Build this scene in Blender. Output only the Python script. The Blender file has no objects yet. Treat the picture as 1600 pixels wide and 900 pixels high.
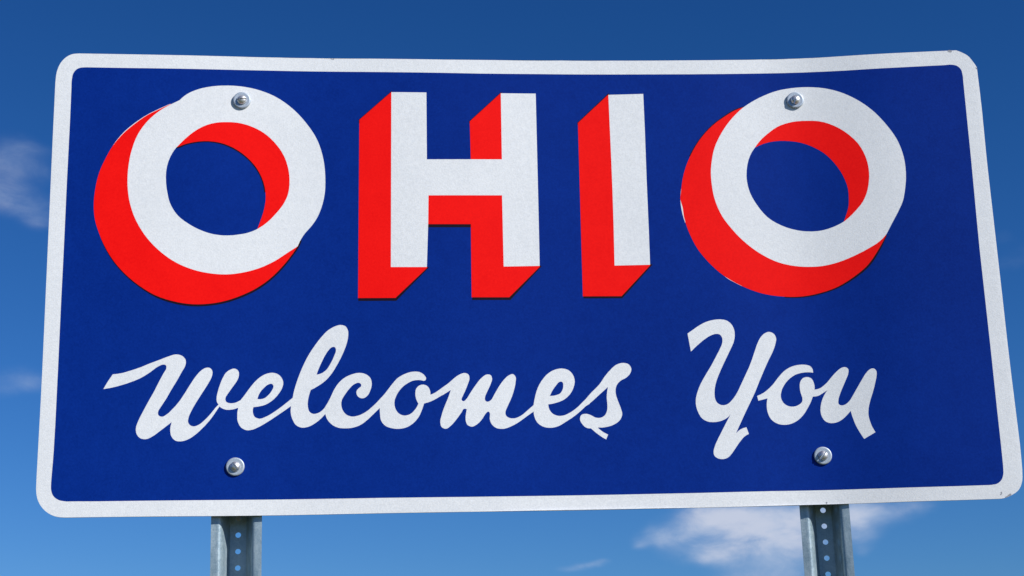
import bpy, bmesh, math, random
from mathutils import Vector, Matrix
from mathutils.geometry import delaunay_2d_cdt

scene = bpy.context.scene
col = scene.collection
random.seed(7)

SIGN_W, SIGN_H = 1.5240, 0.7574
BOW_U = [0.0, 0.12, 0.25, 0.4, 0.55, 0.7, 0.8, 0.9, 1.0]
BOW_D = [0.0, 0.00911, 0.02308, 0.02906, 0.03814, 0.03756, 0.03591, 0.01538, 0.0]
CAM_POS = [-0.20086, -2.58913, -0.76096]
CAM_RIGHT, CAM_UP, CAM_BACK = [0.997942, -0.057025, -0.029321], [0.012658, -0.273063, 0.961913], [-0.062859, -0.960305, -0.271779]
FOCAL_PX = 2649.88  # for a frame 1600 wide
BOLTS = [(-0.4636, 0.30097), (0.45699, 0.303), (-0.46547, -0.3038), (0.45602, -0.30092)]
# outlines on the sign face in 1/100 mm from its centre: first loop is the outside, the rest are holes
SHAPES = {
 'panel': [
  [(-73016,37868),(-72559,37890),(-59406,37872),(-40502,37899),(-35133,37883),(-25239,37852),(-13328,37763),(-4648,37802),(6482,37855),(15642,37825),(24152,37783),(31836,37778),(40577,37890),(45243,37910),(47984,37902),(51224,37882),(63902,37886),(73072,37903),(73663,37637),(74365,37231),(74634,37048),(74883,36838),(75098,36596),(75372,36185),(75878,35305),(76184,34684),(76197,34137),(76239,30418),(76246,26605),(76138,19385),(76123,16704),(76172,-5021),(76164,-13335),(76195,-17994),(76333,-29399),(76314,-31185),(76255,-33489),(76158,-34632),(76113,-34961),(76044,-35285),(75880,-35761),(75662,-36219),(75372,-36633),(75258,-36753),(75006,-36967),(74589,-37240),(74002,-37546),(73539,-37727),(73223,-37820),(72898,-37891),(72565,-37939),(72230,-37961),(66441,-37946),(59738,-37890),(52502,-37852),(48878,-37820),(27152,-37866),(-11242,-37864),(-24412,-37856),(-38963,-37909),(-50342,-37924),(-67779,-37866),(-71705,-37870),(-72456,-37821),(-72903,-37759),(-73349,-37634),(-73643,-37520),(-73928,-37383),(-74330,-37141),(-74810,-36758),(-75232,-36310),(-75581,-35815),(-75859,-35276),(-76015,-34842),(-76145,-34233),(-76229,-33468),(-76233,-31176),(-76148,-19799),(-76133,-14961),(-76213,22699),(-76211,32722),(-76153,33946),(-76055,34637),(-75935,35132),(-75778,35615),(-75573,36072),(-75403,36364),(-75100,36781),(-74871,37032),(-74621,37255),(-74371,37438),(-74105,37596),(-73826,37719),(-73507,37803)],
 ],
 'field': [
  [(-71700,35468),(-71220,35481),(-65833,35460),(-41652,35543),(-24916,35473),(-7265,35331),(3137,35374),(21411,35296),(28540,35253),(33780,35263),(40745,35342),(45226,35353),(49325,35317),(54229,35241),(62978,35250),(70792,35306),(71755,35355),(72072,35329),(72438,35265),(72790,35156),(72950,35068),(73218,34843),(73334,34708),(73522,34403),(73630,34045),(73714,33110),(73686,32024),(73584,18783),(73421,7617),(73368,2710),(73397,-13898),(73365,-23962),(73371,-29334),(73352,-32613),(73294,-33797),(73235,-34131),(73148,-34427),(73034,-34714),(72876,-34978),(72645,-35240),(72371,-35455),(72057,-35608),(71886,-35652),(71204,-35738),(70894,-35750),(65410,-35742),(50679,-35592),(37300,-35503),(26478,-35552),(-11664,-35544),(-24866,-35484),(-40221,-35488),(-67140,-35480),(-70498,-35442),(-71604,-35445),(-71919,-35413),(-72406,-35332),(-72723,-35242),(-72875,-35177),(-73153,-35017),(-73410,-34820),(-73628,-34583),(-73711,-34458),(-73843,-34186),(-73976,-33751),(-74024,-33461),(-74038,-33167),(-74036,-32269),(-73914,-29351),(-73861,-27622),(-73803,-23497),(-73764,-13998),(-73749,-3977),(-73696,4893),(-73681,15274),(-73617,25879),(-73626,31768),(-73644,32812),(-73618,33331),(-73532,34057),(-73428,34398),(-73272,34698),(-73178,34837),(-72957,35078),(-72820,35180),(-72518,35334),(-72197,35427)],
 ],
 'o1_red': [
  [(-57806,29238),(-58972,28644),(-60434,27859),(-61021,27528),(-61449,27260),(-62001,26869),(-62667,26343),(-63572,25574),(-64327,24889),(-64926,24286),(-65380,23772),(-65919,23096),(-66322,22531),(-66697,21946),(-67038,21340),(-67351,20715),(-67784,19759),(-68190,18792),(-68494,17971),(-68701,17305),(-68905,16478),(-69089,15473),(-69223,14456),(-69319,13402),(-69358,12518),(-69344,11634),(-69280,10754),(-69193,10053),(-69061,9360),(-68928,8845),(-68710,8167),(-68288,7005),(-67960,6195),(-67600,5401),(-67127,4484),(-66700,3742),(-66239,3023),(-65752,2342),(-65243,1704),(-64707,1092),(-64145,502),(-63542,-79),(-62784,-741),(-61997,-1360),(-61188,-1939),(-60497,-2391),(-59786,-2802),(-59202,-3093),(-58455,-3407),(-57691,-3673),(-56762,-3942),(-55831,-4163),(-55048,-4307),(-54261,-4411),(-53475,-4470),(-52701,-4483),(-51773,-4446),(-50832,-4356),(-50025,-4235),(-49224,-4074),(-48284,-3831),(-47546,-3594),(-46673,-3264),(-45669,-2832),(-44819,-2425),(-44263,-2130),(-43717,-1809),(-42764,-1168),(-42237,-768),(-41725,-346),(-40890,430),(-40441,901),(-39899,1510),(-39265,2268),(-38749,2927),(-37877,4160),(-37088,5445),(-37344,6122),(-37431,6478),(-37484,6842),(-37486,7380),(-37424,7716),(-37371,7875),(-37228,8176),(-37043,8460),(-36713,8867),(-36118,9532),(-35799,9949),(-34961,11267),(-34607,11866),(-34300,12491),(-34060,13148),(-33883,13829),(-33758,14527),(-33668,15416),(-33640,16312),(-33664,17205),(-33745,18098),(-33890,18986),(-34090,19865),(-34391,20901),(-34682,21725),(-35017,22523),(-35394,23303),(-35809,24063),(-36347,24946),(-36925,25802),(-37542,26633),(-38090,27296),(-38670,27925),(-39285,28510),(-39802,28942),(-40340,29341),(-41040,29797),(-41766,30207),(-42512,30572),(-43272,30894),(-44049,31172),(-44842,31404),(-45648,31588),(-46463,31726),(-47282,31816),(-48102,31861),(-48925,31861),(-49931,31806),(-50768,31712),(-51433,31600),(-52090,31454),(-52737,31269),(-53369,31043),(-53672,30902),(-54105,30642),(-55075,29930),(-55496,29650),(-55787,29493),(-56089,29372),(-56399,29289),(-56868,29226),(-57337,29213)],
  [(-56480,21835),(-55702,22201),(-54924,22480),(-54016,22710),(-53087,22867),(-52305,22940),(-51510,22946),(-50681,22879),(-49858,22737),(-49069,22519),(-48323,22230),(-47601,21877),(-46879,21447),(-46173,20939),(-45512,20377),(-44796,19667),(-44252,19026),(-43856,18468),(-43411,17707),(-43036,16902),(-42745,16088),(-42531,15266),(-42391,14418),(-42340,13683),(-42359,12990),(-42477,11988),(-42570,11500),(-42723,10847),(-42975,9999),(-43630,8032),(-44983,7228),(-45873,6697),(-46332,6492),(-46638,6396),(-46943,6327),(-47563,6243),(-48661,6191),(-49450,6226),(-50548,6373),(-51663,6609),(-52457,6837),(-53229,7133),(-53952,7492),(-54641,7911),(-55300,8386),(-55925,8914),(-56671,9624),(-57254,10269),(-57661,10831),(-57838,11130),(-57992,11444),(-58122,11771),(-58228,12109),(-58384,12806),(-58626,14379),(-58721,15403),(-58761,16435),(-58787,18338),(-58774,18858),(-58714,19363),(-58636,19692),(-58530,20028),(-58181,20914),(-58003,21244),(-57902,21393),(-57669,21641),(-57537,21736),(-57247,21857),(-56941,21892)],
 ],
 'o1_white': [
  [(-57804,29154),(-56341,29964),(-55976,30361),(-55583,30729),(-55168,31054),(-54743,31327),(-54304,31557),(-53849,31758),(-53235,31996),(-52770,32146),(-51981,32344),(-51181,32499),(-50371,32610),(-49555,32677),(-48562,32712),(-47712,32704),(-46693,32638),(-45858,32535),(-45042,32392),(-44232,32206),(-43592,32026),(-42807,31764),(-42035,31461),(-41430,31184),(-40839,30872),(-40121,30432),(-39428,29944),(-38762,29416),(-38117,28849),(-37617,28363),(-37137,27854),(-36565,27188),(-36022,26499),(-35413,25663),(-34937,24943),(-34585,24348),(-34266,23733),(-33985,23097),(-33740,22443),(-33478,21607),(-33301,20928),(-33117,20072),(-32979,19206),(-32886,18332),(-32823,17282),(-32800,16218),(-32813,15325),(-32856,14615),(-32938,13912),(-33058,13219),(-33255,12365),(-33505,11535),(-33803,10729),(-34087,10109),(-34413,9534),(-34865,8865),(-35170,8465),(-35973,7527),(-36367,6958),(-36630,6513),(-36871,6046),(-37214,5230),(-38731,4206),(-39665,3536),(-40333,3065),(-40888,2718),(-41611,2315),(-42349,1947),(-43102,1619),(-43715,1388),(-44493,1138),(-45282,927),(-46067,755),(-46844,618),(-47626,520),(-48256,475),(-48901,464),(-49712,496),(-50520,570),(-51312,679),(-52083,820),(-52848,998),(-53453,1170),(-54203,1424),(-54944,1718),(-55527,1983),(-56238,2352),(-56801,2685),(-57357,3055),(-58030,3555),(-58551,3983),(-59176,4545),(-59769,5131),(-60335,5749),(-60870,6398),(-61273,6939),(-61749,7646),(-62190,8382),(-62593,9144),(-62884,9769),(-63140,10393),(-63419,11181),(-63658,11985),(-63856,12808),(-64009,13654),(-64119,14508),(-64190,15368),(-64225,16221),(-64221,17071),(-64182,17920),(-64093,18945),(-63984,19805),(-63869,20489),(-63686,21331),(-63467,22156),(-63208,22968),(-62962,23601),(-62752,24061),(-62440,24649),(-62094,25216),(-61620,25892),(-61207,26405),(-60766,26892),(-60178,27462),(-59557,27991),(-59038,28382),(-58500,28745)],
  [(-56236,22252),(-55475,23111),(-54645,23930),(-54014,24474),(-53328,24972),(-52595,25420),(-51836,25775),(-51080,26023),(-50290,26197),(-49781,26262),(-49265,26300),(-47975,26321),(-47028,26247),(-46227,26100),(-45274,25830),(-44345,25460),(-43446,24994),(-43014,24724),(-42602,24432),(-42212,24121),(-41838,23788),(-41136,23066),(-40483,22264),(-40178,21835),(-39895,21391),(-39482,20614),(-39275,20132),(-39096,19637),(-38856,18791),(-38745,18275),(-38659,17755),(-38598,17230),(-38563,16703),(-38562,15666),(-38647,14795),(-38751,14244),(-38842,13893),(-38947,13568),(-39131,13112),(-39344,12669),(-39584,12233),(-40057,11531),(-40687,10738),(-41467,9831),(-42072,9234),(-42734,8689),(-43581,8113),(-44358,7720),(-45136,7433),(-45586,7316),(-46194,7190),(-47427,7004),(-48358,6947),(-48980,6954),(-49446,6983),(-50373,7107),(-50844,7210),(-51315,7339),(-51780,7491),(-52389,7723),(-53281,8132),(-54139,8618),(-55094,9263),(-55739,9779),(-56094,10128),(-56315,10379),(-56524,10645),(-56816,11065),(-57238,11811),(-57507,12447),(-57616,12778),(-57751,13286),(-58026,14659),(-58158,15694),(-58211,16736),(-58190,17602),(-58077,18482),(-57869,19360),(-57574,20189),(-57200,20960),(-57027,21248),(-56751,21648)],
 ],
 'o1_dark': [
  [(-36532,6307),(-36684,5821),(-36866,5346),(-37084,4896),(-37248,4613),(-38482,2828),(-39314,1743),(-40277,634),(-41184,-281),(-41674,-719),(-42192,-1148),(-43132,-1845),(-44097,-2445),(-45213,-3009),(-46650,-3632),(-47384,-3911),(-47976,-4109),(-49059,-4397),(-50180,-4608),(-51458,-4763),(-52693,-4839),(-53779,-4819),(-54884,-4702),(-55978,-4499),(-57220,-4170),(-58296,-3799),(-59194,-3410),(-60065,-2941),(-61043,-2308),(-62237,-1430),(-63226,-616),(-64165,269),(-65063,1242),(-65487,1755),(-65892,2286),(-66285,2846),(-66662,3428),(-67264,4486),(-67495,4954),(-67774,5583),(-68081,6383),(-68392,7366),(-67893,7762),(-67373,8140),(-66560,8662),(-65853,9043),(-65123,9363),(-64372,9609),(-63601,9774),(-63289,9809),(-62982,9816),(-62541,9765),(-62260,9692),(-61988,9590),(-61726,9461),(-61472,9306),(-60986,8925),(-60529,8460),(-59989,7777),(-59578,7166),(-59084,6339),(-57553,3489),(-56960,2452),(-56334,1494),(-56004,1056),(-55661,653),(-55303,290),(-54927,-29),(-54532,-299),(-54116,-515),(-53826,-626),(-53370,-739),(-52899,-793),(-52431,-803),(-51816,-759),(-51057,-621),(-50307,-402),(-49418,-50),(-48683,303),(-47953,696),(-45188,2334),(-44015,2972),(-43423,3252),(-39531,4959)],
 ],
 'o1_dark_arc': [
  [(-56780,21638),(-56467,21624),(-56152,21685),(-55995,21749),(-55223,22156),(-54619,22347),(-53394,22605),(-52770,22697),(-52301,22743),(-51505,22752),(-50676,22668),(-49853,22500),(-49373,22366),(-48913,22210),(-48318,21966),(-47596,21604),(-47028,21266),(-46471,20884),(-45939,20465),(-45432,20008),(-44946,19513),(-44492,18983),(-44080,18420),(-43712,17830),(-43387,17212),(-43176,16732),(-42999,16249),(-42810,15596),(-42670,14928),(-42580,14252),(-42043,14643),(-41543,15094),(-41211,15477),(-40931,15901),(-40730,16366),(-40654,16689),(-40632,17182),(-40707,17681),(-40865,18182),(-41096,18683),(-41388,19179),(-41728,19666),(-42236,20294),(-42920,21032),(-43866,21946),(-44507,22493),(-45053,22877),(-45629,23217),(-46229,23513),(-47007,23824),(-47645,24026),(-48454,24224),(-49268,24361),(-50081,24442),(-51476,24533),(-52388,24548),(-53289,24496),(-53983,24387),(-54634,24204),(-55084,24009),(-55494,23757),(-55857,23443),(-56069,23195),(-56339,22768),(-56557,22297)],
 ],
 'o1_edge': [
  [(-57807,29293),(-59264,28571),(-61023,27609),(-61986,26980),(-63015,26196),(-63654,25656),(-64289,25082),(-64775,24598),(-65121,24218),(-65549,23697),(-65947,23159),(-66320,22599),(-66666,22020),(-66749,21873),(-66078,22640),(-65498,23259),(-64903,23854),(-64294,24421),(-63022,25496),(-61571,26610),(-61143,26885),(-60821,27043),(-60471,27180),(-59014,27676),(-58538,27905),(-58267,28088),(-58047,28298),(-57894,28554),(-57821,28888)],
 ],
 'h_red': [
  [(-21929,31936),(-27251,26981),(-27601,-3420),(-21645,-3444),(-16485,1567),(-16762,1917),(-16654,8894),(-16317,8921),(-9306,8933),(-9458,-3394),(-3398,-3397),(1749,1760),(1242,2193),(1679,31282),(-3276,31224),(-3765,31904),(-9085,26774),(-9067,20562),(-9092,19446),(-16622,19404),(-16574,31216),(-21462,31198)],
 ],
 'h_white': [
  [(-21956,31879),(-16167,31845),(-16272,20073),(-3931,20161),(-3793,31846),(2047,31858),(1834,12028),(1700,1868),(-4158,1756),(-4079,13905),(-16109,13847),(-16239,8948),(-16560,1675),(-22334,1707)],
 ],
 'h_dark': [
  [(-21901,32107),(-27355,27037),(-27358,26391),(-22712,24426),(-22941,-187),(-27596,-2280),(-27578,-3897),(-21523,-3922),(-16175,1620),(-16764,1783),(-16758,10585),(-16326,8376),(-9292,8387),(-9125,-2380),(-9442,-3847),(-3230,-3851),(2037,1813),(1242,2193),(1679,31282),(-2473,31234),(-3761,32047),(-9189,26829),(-9198,26462),(-6913,24511),(-7052,18905),(-17546,18847),(-16574,31216),(-21462,31198)],
 ],
 'i_red': [
  [(14250,31705),(8933,26632),(8538,-3283),(14833,-3328),(19791,1844),(19422,2312),(19833,31261),(14985,31298)],
 ],
 'i_white': [
  [(14247,31648),(20128,31776),(20071,25213),(19923,16444),(19830,7373),(19742,1899),(13926,1841),(14077,8307),(14178,15010),(14218,20354)],
 ],
 'i_dark': [
  [(14260,31935),(8801,26689),(8840,26320),(11203,24610),(10669,-289),(8577,-2961),(8628,-3633),(14947,-3679),(20162,1920),(19160,2315),(19563,31263),(14985,31298)],
 ],
 'o2_red': [
  [(36882,29231),(36157,28992),(35470,28702),(34848,28369),(34247,27995),(33067,27207),(32205,26581),(31383,25899),(30715,25262),(30081,24583),(29484,23873),(28934,23145),(28426,22392),(27956,21613),(27437,20655),(26971,19687),(26621,18866),(26205,17692),(25892,16495),(25753,15803),(25399,13711),(25354,13364),(25348,13018),(25396,12667),(25611,11761),(25659,11398),(25718,10482),(25776,9939),(25984,8922),(26257,7936),(26581,6970),(26950,6021),(27296,5250),(27689,4506),(28047,3924),(28538,3224),(29064,2552),(29717,1785),(30397,1060),(30993,489),(31619,-46),(32278,-542),(32966,-998),(33676,-1419),(34546,-1887),(35430,-2315),(36184,-2639),(36951,-2926),(37734,-3174),(38544,-3380),(39367,-3545),(40199,-3672),(41203,-3780),(42195,-3847),(43021,-3869),(43847,-3855),(44673,-3799),(45499,-3699),(46320,-3560),(47297,-3352),(48278,-3101),(49084,-2854),(49717,-2624),(50338,-2359),(51097,-1981),(51982,-1471),(52844,-919),(53693,-335),(54378,188),(54901,641),(55388,1130),(55837,1652),(56259,2203),(56960,3205),(57624,4205),(58072,4932),(58584,5824),(58386,6115),(58210,6426),(58075,6762),(58027,6937),(57985,7286),(57996,7455),(58083,7767),(58255,8046),(58490,8299),(59515,9125),(59897,9519),(60202,9963),(60565,10596),(60898,11248),(61121,11751),(61317,12264),(61487,12787),(61633,13319),(61787,14040),(61874,14587),(61949,15319),(61973,15858),(61967,16383),(61931,16905),(61846,17599),(61725,18287),(61537,19139),(61320,19982),(61117,20650),(60887,21309),(60631,21958),(60277,22754),(59888,23530),(59467,24285),(58924,25169),(58438,25886),(57919,26577),(57366,27235),(56897,27732),(56403,28198),(55749,28739),(55200,29137),(54486,29593),(53896,29925),(53139,30301),(52365,30633),(51581,30920),(50785,31157),(49974,31346),(49152,31490),(48322,31592),(47317,31667),(46470,31689),(45619,31666),(44765,31593),(43744,31431),(42909,31215),(42096,30904),(40327,30111),(39502,29820),(38111,29465)],
  [(38424,22050),(39243,22458),(39920,22720),(40781,22961),(41655,23111),(42519,23180),(43373,23170),(44377,23090),(45353,22942),(45995,22787),(46804,22515),(47589,22169),(48349,21756),(49086,21277),(49643,20845),(50160,20368),(50740,19712),(51265,19003),(51739,18264),(52161,17495),(52522,16692),(52826,15844),(53064,14967),(53179,14247),(53211,13504),(53193,12943),(53132,12049),(53071,11533),(53007,11189),(52919,10845),(52750,10332),(52305,9202),(52022,8589),(51350,8083),(50636,7644),(50042,7346),(49282,7040),(48658,6850),(48016,6724),(47353,6670),(46519,6680),(45869,6734),(45070,6862),(43962,7111),(43021,7376),(42256,7651),(41503,7986),(40620,8457),(39925,8917),(39409,9336),(38824,9926),(38298,10578),(37742,11422),(37338,12172),(36995,12965),(36658,13952),(36337,15136),(36170,16005),(36086,16887),(36083,17242),(36113,17784),(36183,18334),(36287,18885),(36484,19604),(37017,21093),(37202,21446),(37317,21598),(37447,21727),(37592,21833),(37912,21972)],
 ],
 'o2_white': [
  [(36880,29202),(37652,29737),(38285,30137),(38929,30511),(39750,30942),(40587,31333),(41437,31686),(42128,31934),(42818,32141),(43499,32301),(44355,32450),(45383,32574),(46226,32637),(47065,32660),(47899,32641),(48895,32568),(49717,32465),(50530,32314),(51183,32153),(51995,31907),(52633,31675),(53258,31412),(53870,31118),(54469,30794),(55198,30350),(55902,29869),(56443,29459),(57097,28915),(57601,28454),(58086,27972),(58554,27465),(59002,26934),(59533,26242),(60034,25528),(60604,24648),(61057,23900),(61394,23285),(61698,22653),(61899,22164),(62078,21659),(62284,20969),(62453,20267),(62586,19556),(62681,18841),(62737,18126),(62756,17407),(62733,16505),(62663,15616),(62575,14930),(62427,14080),(62206,13041),(62033,12335),(61873,11817),(61745,11481),(61521,10992),(60746,9572),(59714,7863),(58654,6040),(58056,5406),(57537,4949),(56981,4551),(56395,4205),(54779,3352),(53296,2688),(52202,2253),(51401,1963),(50590,1709),(49932,1539),(49265,1394),(48593,1275),(47916,1190),(47251,1142),(46590,1128),(45760,1143),(44922,1188),(44253,1251),(43591,1343),(42785,1492),(41989,1681),(41362,1865),(40744,2084),(40278,2279),(39664,2573),(39067,2898),(38339,3339),(37775,3712),(37228,4109),(36566,4637),(35928,5197),(35327,5775),(34761,6373),(34220,6999),(33702,7648),(33087,8470),(32696,9036),(32333,9621),(32085,10077),(31792,10701),(31535,11345),(31312,12005),(31122,12679),(30968,13357),(30853,14040),(30755,14906),(30689,15956),(30666,16845),(30680,17559),(30739,18293),(30843,19046),(31045,20133),(31202,20830),(31396,21520),(31573,22034),(31857,22711),(32182,23373),(32534,24022),(33010,24821),(33421,25445),(33857,26052),(34435,26782),(34925,27345),(35560,28012),(36206,28624)],
  [(38428,22107),(38742,22546),(39077,22969),(39685,23618),(40480,24312),(41660,25222),(42293,25621),(42950,25935),(43798,26221),(44661,26430),(45180,26521),(45701,26581),(46745,26623),(48261,26565),(48907,26501),(49387,26421),(50189,26203),(50979,25890),(51889,25422),(52618,24959),(53443,24319),(54202,23605),(54895,22834),(55405,22131),(55840,21353),(56196,20520),(56471,19656),(56659,18791),(56735,18265),(56782,17734),(56796,16844),(56766,16310),(56709,15778),(56523,14698),(56283,13808),(56100,13299),(55890,12807),(55651,12330),(55475,12024),(55284,11731),(54968,11317),(54273,10549),(53520,9798),(52853,9209),(52157,8664),(51284,8199),(50379,7814),(49407,7497),(48560,7299),(47722,7193),(46723,7173),(45746,7234),(45265,7295),(44628,7406),(43678,7639),(42744,7951),(41838,8348),(40938,8837),(40229,9313),(39585,9862),(39029,10472),(38438,11280),(37746,12423),(37300,13321),(37005,14115),(36864,14620),(36751,15137),(36634,16015),(36608,16548),(36617,17085),(36702,17981),(36789,18514),(36902,19043),(37160,19911),(37443,20579),(37700,21061),(37891,21372)],
 ],
 'o2_dark': [
  [(58779,6005),(58489,5358),(58177,4723),(57844,4100),(57489,3492),(57015,2740),(56616,2149),(56194,1578),(55859,1167),(55507,776),(55138,410),(54351,-255),(53375,-949),(52235,-1665),(51065,-2294),(50465,-2573),(49851,-2827),(49220,-3056),(48579,-3259),(47278,-3596),(46464,-3765),(45810,-3878),(45152,-3967),(44491,-4029),(43831,-4063),(43170,-4070),(42509,-4051),(41850,-4006),(41359,-3955),(41820,-3421),(42430,-2782),(43076,-2180),(43892,-1515),(44464,-1119),(44761,-948),(45223,-729),(45699,-549),(46187,-401),(47189,-179),(49230,142),(50066,302),(50558,423),(51038,572),(51506,753),(51810,895),(52249,1148),(52528,1351),(52794,1582),(53172,1975),(53765,2717),(54772,4154),(55223,4759),(55692,5298),(55937,5533),(56191,5740),(56455,5915),(56730,6054),(57020,6152),(57324,6205),(57644,6213),(57971,6183),(58298,6125)],
 ],
 'o2_dark_arc': [
  [(37168,29431),(36493,29270),(35828,29052),(35343,28848),(34720,28519),(33973,28037),(32795,27217),(32073,26671),(31379,26089),(30854,25599),(30235,24959),(29648,24287),(29091,23587),(28558,22850),(28058,22086),(27594,21300),(27252,20657),(27169,20495),(27685,20623),(28025,20735),(28357,20872),(28675,21037),(29098,21348),(29339,21602),(29650,22041),(29921,22531),(30678,24087),(30976,24566),(31327,24991),(31730,25359),(32316,25787),(32936,26167),(34375,26974),(35139,27478),(35569,27826),(36120,28338),(36654,28874)],
 ],
 'o2_edge': [
  [(25598,14957),(25455,14234),(25368,13516),(25335,12841),(25346,12159),(25402,11471),(25523,10623),(25685,9807),(25894,9013),(26199,9428),(26366,9730),(26475,10055),(26508,10395),(26496,10567),(26423,10912),(26048,11959),(25955,12313),(25929,12490),(25924,12843),(26026,13720),(26002,14059),(25965,14222),(25846,14530)],
 ],
 'o2_edge_low': [
  [(31425,202),(31888,-276),(32399,-695),(32812,-961),(33816,-1532),(34552,-1921),(34819,-1682),(34912,-1554),(34959,-1425),(34945,-1304),(34866,-1199),(34726,-1116),(34538,-1054),(33882,-927),(33512,-818)],
 ],
 's_W': [
  [(-66790,-18089),(-66505,-17525),(-66124,-16834),(-65449,-15756),(-64705,-15685),(-63971,-15549),(-63399,-15386),(-62078,-14957),(-61194,-14633),(-59831,-14033),(-58332,-13447),(-57474,-13087),(-56305,-12664),(-56003,-12610),(-55699,-12612),(-55397,-12660),(-55109,-12758),(-54834,-12929),(-54704,-13044),(-54488,-13316),(-54417,-13465),(-54374,-13617),(-54360,-13923),(-54403,-14231),(-54482,-14527),(-54609,-14805),(-54917,-15338),(-55642,-16762),(-56474,-18232),(-57219,-19664),(-58283,-21393),(-58350,-21545),(-58395,-21708),(-58416,-21883),(-58405,-22057),(-58353,-22211),(-58258,-22330),(-58129,-22413),(-57983,-22466),(-57833,-22490),(-57686,-22482),(-57544,-22440),(-57408,-22369),(-56906,-22002),(-56686,-21810),(-55749,-20775),(-55164,-20006),(-54428,-18822),(-53729,-17599),(-53083,-16528),(-52821,-16141),(-52431,-15632),(-52218,-15389),(-51987,-15175),(-51750,-14990),(-51502,-14834),(-51369,-14777),(-51080,-14715),(-50928,-14711),(-50779,-14732),(-50641,-14786),(-50520,-14877),(-50419,-14996),(-50339,-15135),(-50282,-15284),(-50251,-15440),(-50264,-15760),(-50332,-16084),(-50440,-16410),(-50590,-16727),(-50977,-17449),(-52612,-20184),(-52997,-20877),(-53280,-21436),(-53594,-22145),(-53701,-22430),(-53778,-22733),(-53831,-23065),(-53832,-23235),(-53800,-23405),(-53729,-23570),(-53624,-23720),(-53496,-23844),(-53354,-23933),(-53203,-23991),(-53045,-24022),(-52882,-24028),(-52718,-24004),(-52554,-23955),(-52245,-23811),(-51979,-23647),(-51623,-23351),(-51061,-22802),(-50740,-22446),(-50334,-21954),(-49695,-21095),(-49230,-20582),(-49429,-20309),(-49497,-20148),(-49538,-19968),(-49554,-19780),(-49546,-19435),(-49479,-18986),(-49341,-18360),(-49208,-17875),(-48948,-17060),(-48762,-16575),(-48423,-15873),(-48258,-15622),(-48159,-15505),(-47925,-15286),(-47794,-15188),(-47511,-15024),(-47192,-14896),(-47025,-14864),(-46859,-14868),(-46698,-14912),(-46548,-14992),(-46415,-15100),(-46307,-15230),(-46233,-15381),(-46192,-15547),(-46185,-15900),(-46239,-16242),(-46289,-16405),(-46423,-16719),(-46580,-17011),(-47417,-18227),(-48117,-19306),(-48174,-19444),(-48207,-19596),(-48215,-19763),(-48191,-19931),(-48127,-20083),(-48018,-20204),(-47872,-20289),(-47708,-20345),(-47386,-20402),(-47080,-20394),(-46635,-20295),(-46359,-20185),(-45977,-19952),(-45254,-20156),(-45459,-21126),(-46287,-21125),(-46762,-21295),(-47087,-21373),(-47576,-21437),(-47896,-21429),(-48203,-21378),(-48506,-21279),(-48811,-21114),(-49094,-20897),(-49958,-22258),(-50528,-23072),(-51255,-23945),(-52157,-24874),(-52518,-25197),(-53023,-25601),(-53285,-25789),(-53559,-25956),(-53996,-26160),(-54299,-26268),(-54611,-26338),(-54915,-26368),(-55352,-26350),(-55635,-26261),(-55777,-26178),(-56040,-25945),(-56151,-25808),(-56319,-25517),(-56376,-25366),(-56448,-25049),(-56491,-24569),(-56478,-24256),(-56439,-23947),(-56303,-23345),(-58835,-25370),(-59461,-25754),(-59859,-25933),(-60142,-25989),(-60447,-25988),(-60750,-25930),(-60898,-25869),(-61043,-25783),(-61310,-25541),(-61509,-25252),(-61623,-24961),(-61687,-24509),(-61678,-24193),(-61614,-23872),(-61348,-23099),(-61104,-22529),(-60158,-20572),(-59062,-18447),(-58280,-16732),(-57728,-15626),(-57391,-15043),(-57336,-14883),(-57312,-14703),(-57330,-14514),(-57403,-14355),(-57531,-14258),(-57696,-14226),(-57869,-14235),(-58034,-14269),(-58337,-14394),(-58902,-14735),(-59792,-15462),(-60676,-16064),(-61332,-16434),(-62147,-16800),(-63303,-17236),(-64649,-17649),(-65703,-17905)],
 ],
 's_e': [
  [(-46221,-21170),(-46083,-20156),(-45375,-19251),(-44615,-18142),(-44055,-17385),(-43760,-17029),(-43301,-16561),(-42920,-16237),(-42506,-15963),(-42214,-15808),(-41760,-15636),(-41301,-15535),(-40982,-15526),(-40639,-15578),(-40302,-15694),(-40003,-15880),(-39870,-15997),(-39640,-16269),(-39471,-16571),(-39363,-16888),(-39332,-17053),(-39331,-17393),(-39411,-17734),(-39532,-18060),(-39673,-18358),(-39930,-18773),(-40316,-19285),(-40744,-19747),(-41100,-20053),(-41623,-20408),(-42044,-20624),(-42475,-20776),(-43225,-20935),(-43891,-21017),(-43969,-21345),(-43986,-21683),(-43969,-21849),(-43894,-22166),(-43755,-22453),(-43651,-22574),(-43520,-22675),(-43369,-22754),(-43042,-22845),(-42881,-22853),(-42722,-22835),(-42409,-22736),(-41676,-22404),(-41283,-22175),(-40645,-21749),(-40114,-21378),(-39339,-20785),(-37851,-19548),(-37254,-19847),(-37361,-20526),(-38107,-20861),(-39243,-21692),(-41199,-23039),(-42366,-23786),(-42892,-24079),(-43573,-24417),(-43855,-24527),(-44288,-24634),(-44578,-24671),(-44871,-24655),(-45019,-24622),(-45310,-24511),(-45578,-24349),(-45702,-24247),(-45818,-24129),(-46019,-23848),(-46232,-23378),(-46311,-23072),(-46346,-22764),(-46346,-21971),(-46312,-21648)],
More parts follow.
